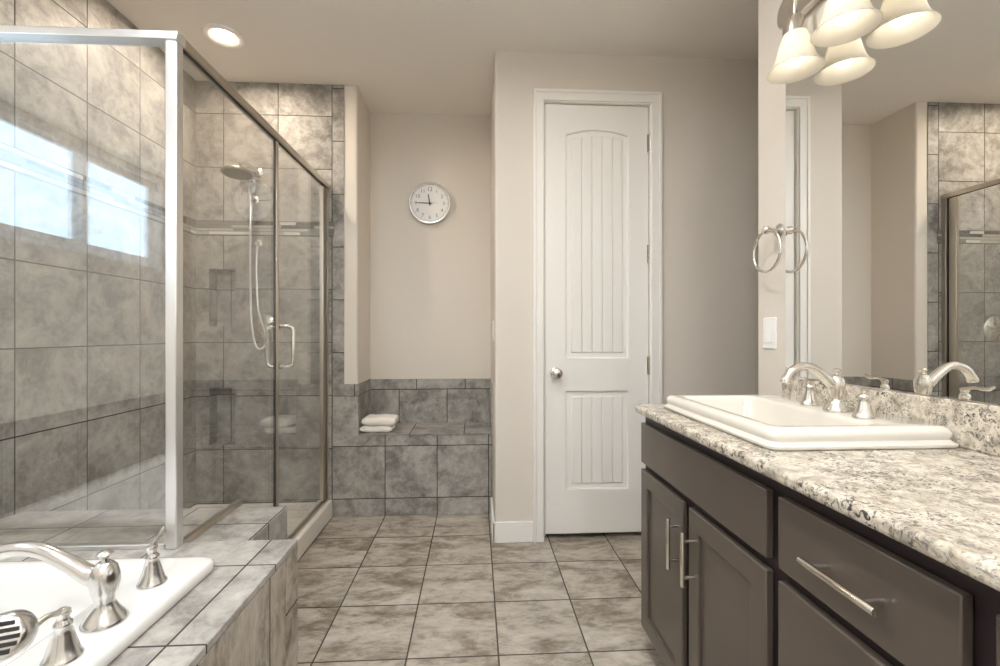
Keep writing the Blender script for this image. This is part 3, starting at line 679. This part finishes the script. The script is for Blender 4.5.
# worktop with sink cut-out, splashback
SX0, SX1, SY0, SY1 = 0.645, 1.0925, 0.950, 1.535
CZ0, CZ = 0.862, 0.890
ct_ = thing('countertop', 'speckled beige and grey granite worktop over the dark cabinets', 'countertop', (0.84, 0.69, CZ0))
outer = [(0.575, -0.25), (1.108, -0.25), (1.108, 1.625)] + [(0.575+0.03+0.03*math.cos(t_), 1.625-0.03+0.03*math.sin(t_)) for t_ in [PI/2+PI/2*i/6 for i in range(7)]]
MB().prism(outer, 'z', CZ0, CZ, holes=[rrect(SX0+0.03, SX1-0.03, SY0+0.03, SY1-0.03, 0.04)]).build('slab', 'granite', ct_, bevel=0.009, seg=3)
MB().box(1.0945, 1.1085, -0.25, 1.558, CZ+0.0002, 0.996).build('backsplash', 'granite', ct_, bevel=0.003)
# sink
sk = thing('sink', 'rectangular white drop-in sink set in the granite worktop', 'sink', ((SX0+SX1)/2, (SY0+SY1)/2, CZ))
o_ = lambda d, r: rrect(SX0+d, SX1-d, SY0+d, SY1-d, r, 6)
bx0, bx1, by0, by1 = SX0+0.050, SX1-0.160, SY0+0.055, SY1-0.055
i_ = lambda d, r: rrect(bx0+d, bx1-d, by0+d, by1-d, r, 6)
RZ = 0.937
MB().loft([ring_at(o_(0.030, 0.02), CZ+0.0005), ring_at(o_(0.004, 0.02), CZ+0.001), ring_at(o_(0.0, 0.022), CZ+0.005), ring_at(o_(0.0, 0.022), CZ+0.010), ring_at(o_(0.006, 0.022), CZ+0.0135), ring_at(o_(0.010, 0.022), CZ+0.019),
           ring_at(o_(0.007, 0.024), CZ+0.027), ring_at(o_(0.006, 0.026), CZ+0.034), ring_at(o_(0.010, 0.026), CZ+0.042), ring_at(o_(0.018, 0.024), RZ),
           ring_at(i_(-0.010, 0.028), RZ), ring_at(i_(-0.003, 0.03), RZ-0.003), ring_at(i_(0.002, 0.03), RZ-0.012), ring_at(i_(0.012, 0.04), RZ-0.09), ring_at(i_(0.03, 0.05), RZ-0.135), ring_at(i_(0.07, 0.05), RZ-0.150)],
          cap0=False).build('bowl', 'china', sk, smooth=50)
MB().lathe([(0.028, 0), (0.026, 0.003), (0.0, 0.003)], (0.81, 1.236, RZ-0.150)).build('drain', 'nickel', sk)
faucet('sink_faucet', 'arched brushed nickel faucet at the back of the sink', (0.978, 1.172, RZ), (-1, 0), 0.74, 'nickel', [(a_*0.72, h_z) for a_, h_z in SP], SR)
handle('sink_tap', 'nickel sink handle half hidden behind the faucet spout, nearest the wall corner', (0.985, 1.280, RZ), (0.05, 0.99), 0.70, 'nickel', 'sink lever handles')
handle('sink_tap', 'nickel sink handle in front of the faucet with lever pointing right', (0.968, 1.075, RZ), (0.02, -0.99), 0.70, 'nickel', 'sink lever handles')
# mirror
mi = MB(); mi.box(1.102, 1.1085, -0.25, 1.549, 0.998, 2.10)
tag(mi.build('wall_mirror', 'mirror', smooth=0, bevel=0.0015, seg=1), 'large frameless mirror on the wall behind the vanity', 'mirror')

# ---------------------------------------------------------------- vanity light
vl = thing('vanity_light', 'nickel wall light bar with frosted bell shades above the mirror', 'wall light', (XR, 1.11, 2.22))
bp_ = MB(); bp_.prism([(y, z) for y, z in rrect(0.62, 1.560, 2.215, 2.325, 0.05, 6)], 'x', 1.076, 1.109)
bp_.build('back_plate', 'nickel', vl, bevel=0.006, seg=2)
for k_, yy in enumerate((1.389, 1.192, 0.995, 0.798)):
    xs_ = 1.020
    pts = spline([(1.078, yy, 2.262), (1.050, yy, 2.268), (1.025, yy, 2.245), (xs_, yy, 2.200), (xs_, yy, 2.146)], 6)
    MB().tube(pts, 0.008, n=12).build('arm', 'nickel', vl, smooth=60)
    MB().lathe([(0.010, 0.058), (0.026, 0.050), (0.033, 0.030), (0.034, 0.0), (0.030, 0.0), (0.028, 0.028), (0.0, 0.044)], (xs_, yy, 2.106), n=24).build('socket_cup', 'nickel', vl, smooth=40)
    MB().lathe([(0.031, 2.098), (0.033, 2.085), (0.041, 2.068), (0.050, 2.045), (0.057, 2.018), (0.066, 1.992), (0.077, 1.974), (0.088, 1.965), (0.0895, 1.963), (0.087, 1.962), (0.075, 1.970), (0.063, 1.989), (0.053, 2.018), (0.046, 2.044), (0.037, 2.066), (0.029, 2.084), (0.028, 2.098)],
               (xs_, yy, 0.028), n=40, cap0=False, cap1=False).scale_xy(xs_, yy, 0.90).build('shade', 'shade', vl, smooth=60)
    bb_ = MB().lathe([(0.0, 1.976), (0.012, 1.979), (0.022, 1.988), (0.026, 2.002), (0.024, 2.020), (0.017, 2.044), (0.013, 2.062), (0.013, 2.09)], (xs_, yy, 0.028), n=20)
    bb_.build('bulb', 'bulb', vl, smooth=60)

# ---------------------------------------------------------------- towel ring, switches
tr = thing('towel_ring', 'nickel towel ring on the wall beside the mirror edge', 'towel ring', (XR, 1.588, 1.53))
MB().lathe([(0.024, 0), (0.025, 0.005), (0.018, 0.010), (0.010, 0.014), (0.009, 0.040), (0.014, 0.046), (0.015, 0.058), (0.010, 0.064), (0.0, 0.065)], (XR, 1.588, 1.525), (-1, 0, 0)).build('post', 'nickel', tr, smooth=40)
rc = Vector((XR-0.055, 1.582, 1.448)); rr_ = 0.075
m_ = MB(); nn = 48; kk = 10; vs = []; fs = []
for i in range(nn):
    a = 2*PI*i/nn; d = Vector((0, math.cos(a), math.sin(a)))
    for j in range(kk):
        b2 = 2*PI*j/kk; vs.append(rc + d*(rr_+0.005*math.cos(b2)) + Vector((1, 0, 0))*0.005*math.sin(b2))
for i in range(nn):
    for j in range(kk): fs.append((i*kk+j, ((i+1) % nn)*kk+j, ((i+1) % nn)*kk+(j+1) % kk, i*kk+(j+1) % kk))
m_.add(vs, fs).build('ring', 'nickel', tr, smooth=60)
sw = thing('light_switch', 'white wall switch plate below the towel ring', 'light switch', (XR, 1.641, 1.149))
MB().box(XR-0.006, XR, 1.604, 1.679, 1.090, 1.208).build('plate', 'plastic', sw, bevel=0.003)
MB().prism([(XR-0.006, 1.115), (XR-0.011, 1.115), (XR-0.008, 1.149), (XR-0.0065, 1.183), (XR-0.006, 1.183)], 'y', 1.624, 1.659).build('rocker', 'plastic', sw, bevel=0.001)
sw = thing('light_switch', 'small white switch plate seen edge-on at the alcove entrance', 'light switch', (0.104, 2.62, 1.16))
MB().box(0.098, 0.104, 2.585, 2.655, 1.105, 1.222).build('plate', 'plastic', sw, bevel=0.003)
MB().prism([(0.098, 1.13), (0.093, 1.13), (0.096, 1.163), (0.0975, 1.197), (0.098, 1.197)], 'y', 2.604, 2.636).build('rocker', 'plastic', sw, bevel=0.001)
